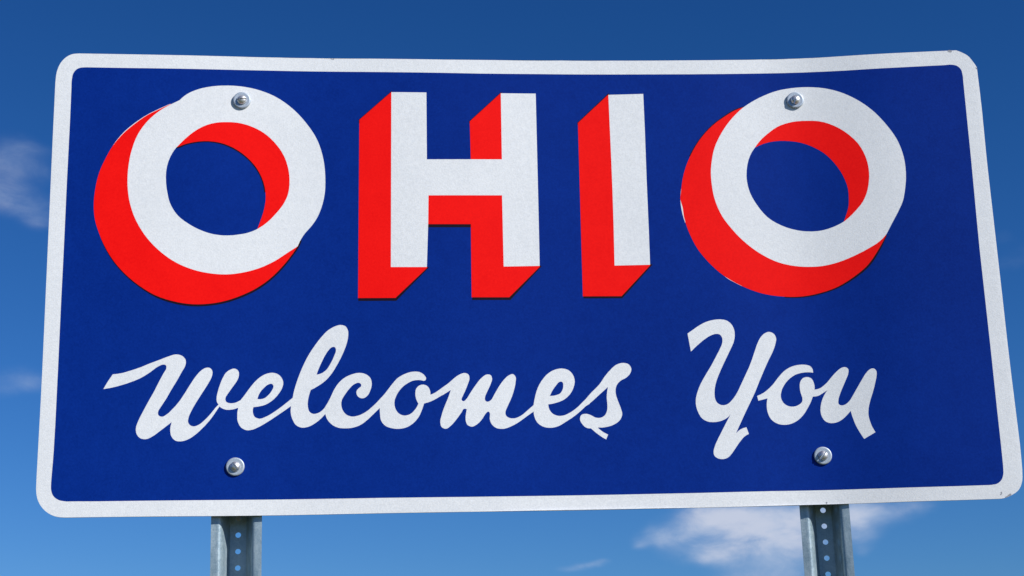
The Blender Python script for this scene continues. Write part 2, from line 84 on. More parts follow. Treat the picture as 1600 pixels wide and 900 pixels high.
  [(-43294,-19730),(-43218,-19410),(-43112,-19098),(-42900,-18668),(-42635,-18298),(-42218,-17851),(-41875,-17543),(-41598,-17383),(-41429,-17319),(-41251,-17288),(-41090,-17311),(-40964,-17395),(-40880,-17522),(-40837,-17667),(-40837,-17814),(-40934,-18100),(-41077,-18383),(-41244,-18658),(-41441,-18912),(-41777,-19270),(-42028,-19483),(-42164,-19571),(-42465,-19696),(-42794,-19754),(-42961,-19758)],
 ],
 's_l': [
  [(-37851,-19570),(-37736,-18879),(-37593,-18250),(-37334,-17344),(-37094,-16600),(-36775,-15709),(-36413,-14793),(-36020,-13900),(-35665,-13172),(-35280,-12475),(-34865,-11804),(-34325,-10999),(-33828,-10309),(-33512,-9910),(-32874,-9170),(-32533,-8830),(-32151,-8529),(-31579,-8187),(-31279,-8053),(-30835,-7893),(-30533,-7832),(-30379,-7826),(-30067,-7860),(-29770,-7961),(-29640,-8043),(-29528,-8148),(-29434,-8270),(-29289,-8550),(-29196,-8859),(-29174,-9024),(-29181,-9531),(-29234,-10035),(-29378,-10694),(-29580,-11358),(-29959,-12332),(-30315,-13120),(-30752,-13981),(-31307,-14962),(-31652,-15521),(-31942,-15925),(-32375,-16449),(-32726,-16809),(-33203,-17207),(-33837,-17646),(-34501,-18041),(-35053,-18318),(-35102,-18460),(-35278,-19035),(-35419,-19631),(-35490,-20089),(-35520,-20565),(-35487,-21041),(-35388,-21514),(-35326,-21659),(-35238,-21792),(-35122,-21910),(-34981,-22010),(-34828,-22086),(-34672,-22134),(-34520,-22153),(-34227,-22119),(-33938,-22030),(-33660,-21899),(-33282,-21624),(-32950,-21276),(-32682,-20865),(-31953,-20805),(-32063,-21937),(-32770,-22155),(-33172,-22611),(-33505,-22939),(-33876,-23266),(-34266,-23561),(-34662,-23821),(-35074,-24045),(-35525,-24207),(-36022,-24307),(-36351,-24306),(-36510,-24281),(-36817,-24191),(-37103,-24050),(-37346,-23859),(-37448,-23746),(-37620,-23491),(-37893,-22934),(-38039,-22491),(-38128,-22033),(-38158,-21540),(-38108,-20862),(-38008,-20210)],
  [(-34150,-15859),(-33886,-15084),(-33526,-14222),(-32994,-13072),(-32584,-12351),(-32391,-12072),(-32086,-11700),(-31860,-11500),(-31723,-11433),(-31572,-11393),(-31418,-11394),(-31283,-11455),(-31187,-11582),(-31135,-11756),(-31118,-11940),(-31157,-12269),(-31648,-13482),(-31949,-14064),(-32335,-14735),(-32516,-14980),(-32738,-15214),(-33140,-15531),(-33281,-15613),(-33563,-15735),(-33853,-15815)],
 ],
 's_c': [
  [(-32771,-20978),(-32460,-20479),(-32233,-20062),(-31953,-19489),(-31440,-18351),(-31001,-17627),(-30690,-17230),(-30348,-16870),(-29973,-16548),(-29551,-16271),(-29247,-16115),(-28773,-15923),(-28310,-15780),(-27851,-15678),(-27541,-15651),(-27213,-15668),(-26868,-15729),(-26699,-15778),(-26381,-15918),(-26090,-16113),(-25839,-16358),(-25739,-16501),(-25659,-16657),(-25560,-16999),(-25520,-17346),(-25532,-17666),(-25589,-17973),(-25677,-18275),(-25845,-18731),(-25989,-19025),(-26078,-19161),(-26293,-19406),(-26553,-19614),(-26697,-19688),(-26848,-19732),(-27002,-19747),(-27156,-19736),(-27307,-19698),(-27454,-19631),(-27595,-19532),(-27721,-19402),(-27822,-19250),(-27893,-19079),(-27929,-18897),(-27928,-18713),(-27887,-18538),(-27807,-18381),(-27582,-18128),(-27217,-17856),(-27177,-17693),(-27181,-17542),(-27245,-17414),(-27360,-17317),(-27503,-17256),(-27658,-17235),(-27818,-17257),(-28136,-17391),(-28415,-17559),(-28650,-17755),(-29067,-18223),(-29370,-18596),(-29923,-19415),(-30169,-19870),(-30224,-20028),(-30286,-20346),(-30302,-20665),(-30273,-20990),(-30197,-21314),(-30142,-21471),(-29988,-21778),(-29890,-21928),(-29655,-22197),(-29525,-22307),(-29388,-22398),(-29100,-22531),(-28794,-22615),(-28634,-22638),(-28470,-22646),(-28134,-22615),(-27643,-22494),(-27348,-22392),(-27068,-22267),(-26528,-21964),(-26014,-21595),(-25291,-20960),(-24812,-20496),(-24248,-19881),(-23514,-20004),(-23523,-21029),(-24259,-21292),(-26083,-23058),(-26809,-23660),(-27207,-23925),(-27664,-24147),(-28148,-24315),(-28638,-24428),(-29136,-24486),(-29805,-24496),(-30476,-24446),(-30803,-24375),(-31253,-24196),(-31661,-23948),(-32025,-23637),(-32337,-23269),(-32578,-22844),(-32693,-22528),(-32770,-22201)],
 ],
 's_o': [
  [(-24304,-21246),(-24248,-19881),(-23811,-19417),(-23392,-18933),(-22593,-17864),(-21872,-16976),(-21648,-16742),(-21403,-16530),(-21131,-16336),(-20692,-16084),(-20387,-15942),(-19941,-15768),(-19494,-15634),(-19192,-15575),(-18713,-15542),(-18369,-15554),(-18035,-15616),(-17723,-15746),(-17442,-15940),(-17319,-16057),(-17112,-16310),(-17030,-16441),(-16980,-16579),(-16975,-16721),(-17020,-16857),(-17107,-16968),(-17226,-17037),(-17367,-17053),(-17848,-16940),(-18157,-16910),(-18606,-16928),(-19055,-17013),(-19353,-17123),(-19779,-17339),(-20191,-17600),(-20454,-17800),(-20819,-18136),(-21143,-18507),(-21425,-18911),(-21659,-19345),(-21859,-19817),(-21957,-20146),(-22005,-20477),(-21985,-20951),(-21874,-21408),(-21747,-21697),(-21578,-21972),(-21367,-22211),(-21116,-22393),(-20834,-22516),(-20534,-22584),(-20214,-22586),(-19883,-22511),(-19721,-22449),(-19422,-22290),(-19167,-22096),(-18841,-21743),(-18642,-21476),(-18459,-21182),(-18239,-20710),(-18403,-20419),(-18586,-19957),(-18687,-19501),(-18708,-19035),(-18643,-18542),(-18591,-18385),(-18516,-18237),(-18301,-17978),(-18166,-17871),(-18015,-17783),(-17848,-17717),(-17667,-17675),(-17483,-17661),(-17301,-17678),(-17126,-17727),(-16961,-17804),(-16810,-17905),(-16679,-18029),(-16571,-18172),(-16486,-18332),(-16375,-18668),(-16331,-18984),(-16340,-19293),(-15932,-19153),(-15522,-18936),(-14725,-18391),(-14211,-18008),(-13776,-18745),(-14460,-19381),(-15364,-19920),(-15812,-20158),(-16267,-20368),(-16724,-20533),(-17346,-20698),(-17612,-21515),(-17977,-22395),(-18122,-22671),(-18287,-22933),(-18668,-23420),(-18882,-23642),(-19228,-23941),(-19732,-24278),(-20005,-24412),(-20298,-24520),(-20604,-24602),(-20915,-24656),(-21381,-24695),(-21688,-24692),(-21994,-24665),(-22449,-24579),(-22925,-24442),(-23231,-24313),(-23374,-24231),(-23630,-24028),(-23848,-23782),(-24028,-23505),(-24098,-23359),(-24192,-23059),(-24234,-22745),(-24292,-21929)],
 ],
 's_m': [
  [(-14438,-18166),(-13655,-17629),(-13395,-17422),(-12616,-16735),(-12108,-16339),(-11841,-16168),(-11391,-15949),(-11069,-15855),(-10902,-15844),(-10731,-15860),(-10562,-15903),(-10407,-15975),(-10282,-16080),(-10195,-16214),(-10143,-16370),(-10110,-16701),(-10153,-17017),(-10641,-18283),(-10928,-18922),(-11380,-19851),(-11439,-20026),(-11428,-20197),(-11331,-20335),(-11176,-20398),(-11010,-20364),(-10859,-20254),(-10501,-19843),(-9962,-18961),(-9413,-18155),(-8645,-17124),(-8335,-16764),(-7851,-16356),(-7585,-16184),(-7444,-16127),(-7297,-16096),(-6997,-16102),(-6857,-16143),(-6736,-16218),(-6643,-16328),(-6579,-16463),(-6521,-16776),(-6530,-16948),(-6569,-17125),(-6896,-17952),(-7644,-19483),(-7737,-19829),(-7751,-20015),(-7734,-20193),(-7674,-20342),(-7574,-20445),(-7442,-20502),(-7287,-20510),(-7119,-20465),(-6950,-20373),(-6799,-20253),(-6675,-20123),(-6575,-19985),(-6253,-19377),(-5514,-18134),(-5037,-17442),(-4602,-16918),(-4225,-16534),(-4089,-16419),(-3792,-16228),(-3470,-16086),(-3306,-16056),(-3149,-16081),(-3006,-16169),(-2887,-16304),(-2800,-16460),(-2748,-16618),(-2729,-16777),(-2735,-16941),(-2892,-17937),(-3161,-18902),(-3437,-19666),(-3696,-20275),(-4449,-21808),(-4548,-22133),(-4560,-22457),(-4531,-22611),(-4473,-22752),(-4383,-22873),(-4266,-22974),(-3993,-23123),(-3703,-23204),(-3247,-23220),(-2933,-23166),(-2623,-23057),(-2179,-22841),(-1771,-22575),(-45,-21096),(701,-21148),(557,-22064),(-125,-22172),(-1049,-22804),(-2203,-23639),(-2876,-24061),(-3292,-24289),(-3872,-24554),(-4321,-24732),(-4782,-24849),(-5102,-24876),(-5595,-24854),(-5909,-24781),(-6058,-24721),(-6200,-24647),(-6463,-24460),(-6688,-24230),(-6862,-23963),(-6928,-23817),(-7023,-23508),(-7070,-23185),(-6997,-22499),(-7030,-22327),(-7109,-22178),(-7219,-22093),(-7340,-22096),(-7459,-22174),(-7575,-22288),(-7795,-22550),(-8164,-23151),(-8369,-23420),(-8697,-23789),(-9070,-24105),(-9504,-24373),(-9659,-24438),(-9816,-24476),(-9972,-24481),(-10124,-24456),(-10407,-24334),(-10532,-24244),(-10639,-24132),(-10724,-23997),(-10825,-23678),(-10868,-23337),(-10857,-22825),(-10750,-22158),(-10651,-21699),(-10832,-21621),(-10998,-21591),(-11137,-21635),(-11243,-21743),(-11495,-22192),(-12090,-23012),(-12729,-23811),(-13083,-24180),(-13582,-24609),(-13714,-24696),(-13854,-24756),(-14000,-24780),(-14149,-24770),(-14295,-24731),(-14434,-24668),(-14559,-24583),(-14664,-24479),(-14742,-24354),(-14794,-24213),(-14854,-23749),(-14838,-23425),(-14809,-23262),(-14542,-22311),(-14387,-21856),(-14098,-21104),(-13574,-19894),(-13099,-18568),(-14461,-19426)],
 ],
 's_e2': [
  [(-79,-22127),(-42,-21027),(92,-20337),(344,-19342),(552,-18699),(748,-18239),(1050,-17665),(1311,-17255),(1729,-16696),(2087,-16299),(2351,-16063),(2779,-15758),(3240,-15511),(3707,-15337),(4182,-15226),(4667,-15199),(5190,-15272),(5525,-15384),(5680,-15465),(5965,-15676),(6092,-15802),(6312,-16087),(6400,-16234),(6528,-16523),(6636,-16975),(6652,-17444),(6565,-17915),(6348,-18520),(6207,-18810),(6042,-19086),(5855,-19348),(5635,-19604),(5381,-19850),(5104,-20074),(4817,-20267),(4537,-20418),(3959,-20646),(3153,-20872),(2810,-20938),(2291,-21002),(2332,-21479),(2422,-21785),(2566,-22076),(2759,-22339),(2992,-22549),(3258,-22704),(3547,-22814),(3845,-22876),(4148,-22889),(4452,-22863),(4754,-22804),(5049,-22704),(5336,-22571),(5891,-22270),(6290,-22015),(6671,-21734),(7181,-21306),(7926,-20565),(8573,-19992),(9359,-20211),(8871,-21010),(8430,-21255),(8162,-21440),(7466,-22079),(7086,-22403),(6548,-22827),(6002,-23213),(4187,-24341),(3747,-24542),(3286,-24680),(2972,-24742),(2655,-24775),(2168,-24767),(1842,-24723),(1527,-24642),(1219,-24515),(783,-24240),(537,-24008),(433,-23878),(259,-23596),(124,-23292),(-18,-22807),(-66,-22468)],
  [(2589,-19648),(2881,-19043),(3142,-18612),(3436,-18207),(3969,-17553),(4098,-17444),(4259,-17365),(4441,-17333),(4609,-17370),(4724,-17483),(4781,-17651),(4800,-17837),(4782,-18197),(4748,-18369),(4700,-18535),(4573,-18840),(4397,-19111),(4281,-19228),(4144,-19328),(3988,-19409),(3477,-19566),(3124,-19630)],
 ],
 's_s': [
  [(8100,-20447),(8739,-19717),(9293,-19124),(10140,-18328),(10490,-17973),(10799,-17590),(11450,-16653),(12074,-15902),(12788,-15187),(13187,-14854),(13485,-14679),(13818,-14541),(14171,-14447),(14520,-14416),(14848,-14438),(15158,-14511),(15300,-14576),(15433,-14667),(15554,-14787),(15660,-14932),(15745,-15095),(15801,-15266),(15826,-15435),(15819,-15597),(15732,-15899),(15583,-16186),(15375,-16457),(14982,-16802),(14678,-16978),(14195,-17203),(13911,-17400),(13660,-17630),(13449,-17888),(13367,-18025),(13243,-18312),(13160,-18613),(13115,-19076),(13137,-19385),(13214,-19857),(13455,-20666),(13788,-21617),(14004,-22421),(14016,-22747),(13991,-22910),(13886,-23226),(13730,-23522),(13520,-23792),(13257,-24024),(12962,-24221),(12495,-24464),(12165,-24586),(11660,-24724),(11165,-24813),(10665,-24853),(10000,-24834),(10336,-25166),(10701,-25464),(11084,-25721),(11623,-26002),(11272,-26771),(10724,-26437),(10198,-26062),(9564,-25539),(8932,-24954),(8627,-24949),(8330,-24887),(8052,-24747),(7924,-24647),(7700,-24405),(7425,-24002),(7292,-23710),(7258,-23555),(7252,-23395),(7274,-23228),(7323,-23063),(7400,-22911),(7503,-22787),(7628,-22699),(7771,-22645),(7924,-22618),(8239,-22608),(8399,-22624),(8717,-22704),(9019,-22827),(9547,-23142),(9688,-23204),(9838,-23251),(10155,-23302),(10479,-23285),(10808,-23183),(11111,-23002),(11242,-22884),(11355,-22748),(11526,-22431),(11641,-22089),(11678,-21918),(11711,-21400),(11707,-20887),(11667,-20064),(11680,-19738),(11791,-18938),(11947,-18308),(10644,-19422),(9489,-20450),(8568,-21190)],
 ],
 's_Y': [
  [(25211,-9749),(26903,-8592),(27355,-8325),(27795,-8094),(28246,-7892),(28731,-7727),(29237,-7602),(29743,-7517),(30242,-7465),(30742,-7471),(31256,-7542),(31586,-7639),(31873,-7786),(32228,-8077),(32515,-8447),(32659,-8738),(32764,-9048),(32834,-9365),(32866,-9684),(32866,-10008),(32841,-10330),(32787,-10649),(32610,-11276),(32409,-11734),(30780,-14764),(30227,-15841),(29786,-16755),(29518,-17368),(29340,-17850),(29183,-18345),(29063,-18858),(28986,-19399),(28952,-20057),(29011,-20546),(29116,-20878),(29291,-21163),(29530,-21387),(29807,-21534),(29953,-21578),(30261,-21614),(30425,-21604),(30754,-21529),(31053,-21392),(31312,-21200),(31669,-20857),(32017,-20470),(32331,-20047),(32620,-19612),(32878,-19166),(34851,-15417),(35361,-14283),(36339,-11820),(36715,-11051),(36991,-10623),(37314,-10244),(37559,-10027),(37848,-9847),(38174,-9709),(38344,-9672),(38519,-9666),(38699,-9693),(38877,-9754),(39043,-9843),(39187,-9953),(39307,-10079),(39403,-10219),(39537,-10535),(39581,-10862),(39565,-11023),(39485,-11342),(39279,-11998),(39152,-12331),(38781,-13130),(38031,-14439),(37271,-15923),(36361,-17779),(35553,-19518),(35158,-20284),(33673,-22978),(32004,-26174),(32370,-25833),(32787,-25557),(33249,-25359),(33736,-25244),(34063,-26324),(33767,-26458),(33485,-26620),(33224,-26816),(32990,-27045),(32320,-27830),(31214,-29329),(30739,-29842),(30458,-30051),(30303,-30128),(29975,-30233),(29636,-30277),(29300,-30262),(28976,-30183),(28823,-30118),(28540,-29934),(28422,-29816),(28331,-29681),(28272,-29531),(28242,-29372),(28240,-29037),(28306,-28694),(28553,-28044),(28757,-27620),(29214,-26776),(30422,-24652),(31317,-23147),(30918,-23537),(30482,-23836),(30046,-24036),(29581,-24184),(29088,-24282),(28757,-24312),(28424,-24317),(27924,-24276),(27600,-24196),(27439,-24135),(27124,-23974),(26976,-23876),(26712,-23648),(26498,-23379),(26260,-22913),(26026,-22257),(25914,-21745),(25870,-21243),(25904,-20626),(25996,-20143),(26219,-19457),(26523,-18708),(26882,-17981),(27335,-17219),(28579,-15321),(28941,-14737),(30072,-12803),(30557,-11879),(30690,-11560),(30776,-11216),(30812,-10854),(30801,-10678),(30767,-10512),(30638,-10221),(30547,-10100),(30435,-10003),(30307,-9936),(30018,-9875),(29688,-9886),(29509,-9920),(29155,-10038),(28825,-10179),(28520,-10343),(27937,-10725),(27529,-11020),(26479,-11890),(25585,-12730)],
 ],
 's_o2': [
  [(35813,-20190),(36439,-19940),(36885,-19701),(37305,-19417),(37835,-18993),(38215,-18646),(38575,-18279),(39319,-17370),(40049,-16569),(40457,-16208),(40904,-15896),(41219,-15715),(41538,-15563),(41844,-15447),(42306,-15319),(42779,-15235),(43295,-15190),(43643,-15193),(43977,-15229),(44280,-15282),(44560,-15370),(44694,-15452),(44823,-15568),(44938,-15713),(45029,-15873),(45091,-16041),(45125,-16213),(45131,-16566),(44644,-16493),(44318,-16472),(43841,-16481),(43361,-16535),(42832,-16639),(42482,-16743),(42165,-16872),(41746,-17105),(41352,-17384),(40963,-17722),(40716,-17980),(40381,-18398),(40080,-18856),(39914,-19180),(39734,-19690),(39658,-20041),(39637,-20392),(39653,-20567),(39739,-20916),(39890,-21243),(40089,-21506),(40319,-21707),(40582,-21864),(40886,-21976),(41229,-22032),(41571,-22030),(41881,-21982),(42174,-21892),(42464,-21751),(42771,-21535),(42905,-21399),(43002,-21250),(43062,-21095),(43090,-20937),(43081,-20607),(42873,-19777),(42813,-19298),(42805,-18797),(42832,-18444),(42920,-18099),(43087,-17771),(43198,-17624),(43324,-17501),(43463,-17406),(43610,-17336),(43924,-17260),(44090,-17254),(44265,-17275),(44442,-17324),(44606,-17400),(44744,-17497),(44851,-17610),(44994,-17871),(45095,-18164),(45185,-18662),(45183,-19009),(45137,-19351),(45477,-19316),(45811,-19234),(46130,-19100),(46431,-18922),(46807,-19530),(46346,-20002),(45935,-20259),(45633,-20381),(45297,-20458),(44777,-20474),(44513,-21099),(44287,-21549),(43953,-22117),(43414,-22938),(43119,-23326),(42888,-23580),(42494,-23953),(42211,-24177),(41916,-24374),(41472,-24610),(41167,-24737),(40848,-24837),(40508,-24909),(40160,-24950),(39812,-24954),(39463,-24922),(39117,-24854),(38787,-24745),(38340,-24501),(38074,-24292),(37841,-24048),(37741,-23916),(37579,-23639),(37460,-23340),(37332,-22870),(37277,-22551),(37250,-22225),(37249,-21896),(37287,-21407),(37340,-21088),(37458,-20615),(35966,-20975)],
 ],
 's_u': [
  [(46342,-18972),(46760,-18660),(47156,-18320),(47399,-18077),(47967,-17431),(48416,-16958),(48756,-16622),(49001,-16412),(49269,-16196),(49558,-16006),(49859,-15886),(50160,-15841),(50313,-15862),(50463,-15920),(50598,-16015),(50700,-16144),(50753,-16302),(50761,-16480),(50701,-16840),(50657,-17005),(50539,-17310),(49327,-19748),(48919,-20699),(48818,-21015),(48726,-21527),(48734,-21692),(48783,-21833),(48874,-21941),(48995,-22018),(49138,-22065),(49299,-22081),(49473,-22065),(49646,-22021),(49807,-21958),(50081,-21795),(50437,-21478),(50650,-21237),(50838,-20970),(52431,-18491),(53175,-17367),(53372,-17109),(53711,-16722),(53968,-16491),(54109,-16404),(54410,-16291),(54561,-16275),(54703,-16297),(54828,-16362),(54935,-16460),(55022,-16582),(55087,-16721),(55123,-16875),(55110,-17214),(54984,-17882),(54562,-19292),(54246,-20203),(53825,-21262),(53523,-22169),(53372,-22786),(53280,-23472),(53269,-23812),(53288,-24127),(53360,-24584),(53465,-25035),(53595,-25478),(53755,-25913),(54104,-26649),(52286,-27644),(51974,-27096),(51683,-26535),(51418,-25980),(51178,-25412),(51024,-24967),(50853,-24353),(50697,-23707),(50559,-23028),(50032,-23585),(49554,-24032),(49297,-24245),(49027,-24431),(48746,-24586),(48458,-24715),(48154,-24811),(47821,-24875),(47480,-24894),(47311,-24881),(46979,-24812),(46666,-24682),(46528,-24595),(46409,-24494),(46212,-24259),(45990,-23844),(45887,-23515),(45854,-23339),(45822,-22981),(45827,-22628),(45904,-22108),(46032,-21601),(46140,-21277),(46413,-20649),(46763,-20056),(47181,-19509),(46256,-20069)],
 ],
 'scuff_a': [
  [(72514,-36893),(72715,-36860),(72730,-37092),(72686,-37224),(72605,-37339),(72394,-37463),(72371,-37311),(72526,-37155)],
 ],
 'scuff_b': [
  [(73123,-37770),(73149,-37681),(73495,-37532),(73796,-37277),(73944,-37187),(74073,-37210),(74166,-37354),(74097,-37488),(73681,-37639),(73369,-37817),(73216,-37824)],
 ],
 'scuff_c': [
  [(-31955,37808),(-31860,37825),(-31691,37764),(-31469,37823),(-31322,37790),(-31322,37709),(-31469,37625),(-31691,37650),(-31902,37705)],
 ],
 'scuff_d': [
  [(45534,-37440),(45698,-37394),(45779,-37543),(45713,-37718),(45531,-37733),(45473,-37593)],
 ],
 'scuff_e': [
  [(71625,37830),(71699,37965),(71914,38009),(72158,37966),(72320,37844),(72362,37726),(72287,37591),(72072,37547),(71829,37589),(71667,37711)],
 ],
 'scuff_f': [
  [(75985,34717),(76103,34618),(76224,34422),(76206,34277),(76072,34318),(75944,34558)],
 ],
}

# ---------------------------------------------------------------- camera
SIGN_Z = 2.31                      # height of the sign's centre above the ground
cam_data = bpy.data.cameras.new('camera')
cam = bpy.data.objects.new('camera', cam_data)
col.objects.link(cam)
rotm = Matrix((CAM_RIGHT, CAM_UP, CAM_BACK)).transposed().to_4x4()
cam.matrix_world = Matrix.Translation((CAM_POS[0], CAM_POS[1], CAM_POS[2] + SIGN_Z)) @ rotm
cam_data.sensor_width = 36.0
cam_data.lens = 36.0 * FOCAL_PX / 1600.0
cam_data.clip_start = 0.05
cam_data.clip_end = 20000.0
scene.camera = cam

# ---------------------------------------------------------------- sky, sun, exposure
SUN_TO = Vector((1.4, -1.0, 1.15)).normalized()        # towards the sun: high on the right, behind the viewer
SUN_EL = math.asin(SUN_TO.z)
SUN_AZ = math.atan2(SUN_TO.x, SUN_TO.y)

world = bpy.data.worlds.new('World')
scene.world = world
world.use_nodes = True
wn, wl = world.node_tree.nodes, world.node_tree.links
wn.clear()


def wnode(kind, **kw):
    n = wn.new(kind)
    for k, v in kw.items():
        setattr(n, k, v)
    return n


def wmath(op, a, b=None, c=None, clamp=False):
    n = wnode('ShaderNodeMath', operation=op, use_clamp=clamp)
    for i, s in enumerate((a, b, c)):
        if s is None:
            continue
        if isinstance(s, (int, float)):
            n.inputs[i].default_value = s
        else:
            wl.new(s, n.inputs[i])
    return n.outputs[0]


sky = wnode('ShaderNodeTexSky', sky_type='NISHITA', sun_disc=False)
sky.sun_elevation = SUN_EL
sky.sun_rotation = SUN_AZ
sky.altitude = 300.0
sky.air_density = 1.0
sky.dust_density = 0.35
sky.ozone_density = 2.6
# the deep polarised blue of slide film: more contrast and saturation over the whole sky
sky_rgb = wnode('ShaderNodeSeparateColor')
wl.new(sky.outputs[0], sky_rgb.inputs[0])
film_sky = wnode('ShaderNodeCombineColor')
for i, (power, gain) in enumerate(((1.70, 0.121), (1.29, 0.387), (1.20, 0.750))):
    wl.new(wmath('MULTIPLY', wmath('POWER', sky_rgb.outputs[i], power), gain), film_sky.inputs[i])

tc = wnode('ShaderNodeTexCoord')
sep = wnode('ShaderNodeSeparateXYZ')
wl.new(tc.outputs['Generated'], sep.inputs[0])
az = wmath('MULTIPLY', wmath('ARCTAN2', sep.outputs[0], sep.outputs[1]), 180 / math.pi)
el = wmath('MULTIPLY', wmath('ARCSINE', sep.outputs[2]), 180 / math.pi)
comb = wnode('ShaderNodeCombineXYZ')
wl.new(wmath('MULTIPLY', az, 0.55), comb.inputs[0])
wl.new(el, comb.inputs[1])


def wnoise(scale, detail, rough, off, dist=0.0):
    m = wnode('ShaderNodeMapping')
    m.inputs['Location'].default_value = off
    wl.new(comb.outputs[0], m.inputs[0])
    n = wnode('ShaderNodeTexNoise')
    n.inputs['Scale'].default_value = scale
    n.inputs['Detail'].default_value = detail
    n.inputs['Roughness'].default_value = rough
    n.inputs['Distortion'].default_value = dist
    wl.new(m.outputs[0], n.inputs['Vector'])
    return n.outputs[0]


warp1 = wmath('MULTIPLY', wmath('SUBTRACT', wnoise(0.7, 3, 0.5, (3.1, 8.2, 0)), 0.5), 1.0)
warp2 = wmath('MULTIPLY', wmath('SUBTRACT', wnoise(0.9, 3, 0.5, (13.1, 2.2, 4)), 0.5), 0.7)
azw = wmath('ADD', az, warp1)
elw = wmath('ADD', el, warp2)
# fair-weather clouds: azimuth, elevation, half width, half height (degrees), density
CLOUDS = [(11.34, 7.63, 1.64, 0.57, 1.10), (10.07, 7.75, 0.83, 0.43, 0.80), (12.59, 7.25, 0.88, 0.65, 0.80), (8.76, 7.26, 0.83, 0.33, 0.80), (7.78, 7.02, 0.28, 0.17, 0.55),
          (9.89, 6.60, 0.95, 0.30, 0.75), (13.40, 6.60, 0.80, 0.50, 0.50), (10.90, 6.95, 1.20, 0.38, 0.50), (11.89, 6.45, 1.20, 0.65, 0.75), (11.82, 5.41, 1.75, 0.65, 0.90), (14.82, 7.66, 0.75, 0.48, 0.85), (15.97, 7.69, 0.83, 0.33, 0.60),
          (17.11, 7.77, 0.66, 0.22, 0.40), (15.14, 6.50, 0.31, 0.17, 0.30), (15.08, 7.02, 0.57, 0.30, 0.50), (5.45, 6.33, 0.48, 0.11, 0.50), (6.08, 6.47, 0.44, 0.11, 0.55),
          (6.58, 6.58, 0.26, 0.09, 0.40), (13.98, 7.60, 0.99, 0.57, 0.90), (-13.53, 19.85, 1.23, 0.63, 0.28), (-12.82, 19.41, 0.67, 0.34, 0.27), (-13.71, 18.69, 1.01, 0.48, 0.34),
          (-13.12, 18.27, 1.23, 0.39, 0.34), (-12.45, 17.83, 0.73, 0.34, 0.30), (-12.69, 20.17, 0.77, 0.25, 0.14), (-12.95, 12.82, 0.65, 0.35, 0.39), (-12.52, 12.52, 0.62, 0.30, 0.34),
          (-13.43, 12.24, 0.40, 0.21, 0.24), (-14.35, 12.46, 0.89, 0.54, 0.34), (-15.17, 19.41, 1.55, 1.00, 0.39), (20.60, 16.26, 0.50, 0.25, 0.19), (20.80, 15.45, 0.77, 0.25, 0.19),
          (22.07, 15.72, 1.13, 0.43, 0.24),
          (27, 11, 4.5, 1.6, 0.9), (-31, 9, 5, 1.5, 0.9), (44, 17, 6, 2.2, 0.8), (-52, 15, 7, 2.5, 0.9), (-24, 27, 3.5, 1.6, 0.5),
          (75, 12, 8, 2.5, 0.9), (-85, 14, 9, 3, 0.9), (110, 18, 9, 3, 0.8), (-120, 12, 9, 3, 0.9), (150, 14, 10, 3, 0.9), (-160, 20, 9, 3, 0.8)]
total = None
for (ca, ce, ra, re, w) in CLOUDS:
    da = wmath('DIVIDE', wmath('SUBTRACT', azw, ca), ra)
    de = wmath('DIVIDE', wmath('SUBTRACT', elw, ce), re)
    r2 = wmath('ADD', wmath('MULTIPLY', da, da), wmath('MULTIPLY', de, de))
    g = wmath('MULTIPLY', wmath('EXPONENT', wmath('MULTIPLY', r2, -0.8)), w)
    total = g if total is None else wmath('ADD', total, g)
fine = wmath('SUBTRACT', wnoise(0.95, 7, 0.58, (0.4, 5.0, 2), 0.3), 0.5)
soft = wmath('MULTIPLY', wmath('MULTIPLY', fine, total), 1.9)
dens = wmath('ADD', total, soft)
dens = wmath('SUBTRACT', dens, 0.07)
mr = wnode('ShaderNodeMapRange', interpolation_type='SMOOTHSTEP')
mr.inputs['From Min'].default_value = 0.0
mr.inputs['From Max'].default_value = 1.6
mr.inputs['To Max'].default_value = 0.92
wl.new(dens, mr.inputs['Value'])
# brighter tops, greyer thin undersides
lit = wnode('ShaderNodeMapRange', interpolation_type='SMOOTHSTEP')
lit.inputs['From Min'].default_value = 0.25
lit.inputs['From Max'].default_value = 1.3
wl.new(wmath('ADD', wmath('MULTIPLY', dens, 0.45), wmath('MULTIPLY_ADD', wnoise(1.3, 5, 0.55, (7.4, 1.0, 9)), 2.2, -0.85)), lit.inputs['Value'])
tone = wnode('ShaderNodeMix', data_type='RGBA')
wl.new(lit.outputs[0], tone.inputs[0])
tone.inputs[6].default_value = (4.7, 6.0, 8.4, 1)
tone.inputs[7].default_value = (6.9, 7.5, 9.1, 1)
cloud = wnode('ShaderNodeMix', data_type='RGBA')
wl.new(mr.outputs[0], cloud.inputs[0])
wl.new(film_sky.outputs[0], cloud.inputs[6])
wl.new(tone.outputs[2], cloud.inputs[7])
bg = wnode('ShaderNodeBackground')
bg.inputs['Strength'].default_value = 0.08
wl.new(cloud.outputs[2], bg.inputs[0])
wo = wnode('ShaderNodeOutputWorld')
wl.new(bg.outputs[0], wo.inputs[0])

sun_data = bpy.data.lights.new('sun', 'SUN')
sun_data.energy = 5.0
sun_data.angle = math.radians(0.53)
sun_data.color = (1.0, 0.97, 0.92)
sun = bpy.data.objects.new('sun', sun_data)
sun.rotation_euler = SUN_TO.to_track_quat('Z', 'Y').to_euler()
sun.location = (4, -4, 6)
col.objects.link(sun)

scene.view_settings.view_transform = 'Standard'
scene.view_settings.look = 'None'
scene.view_settings.exposure = 0.07
scene.view_settings.gamma = 1.0
scene.view_settings.use_curve_mapping = False


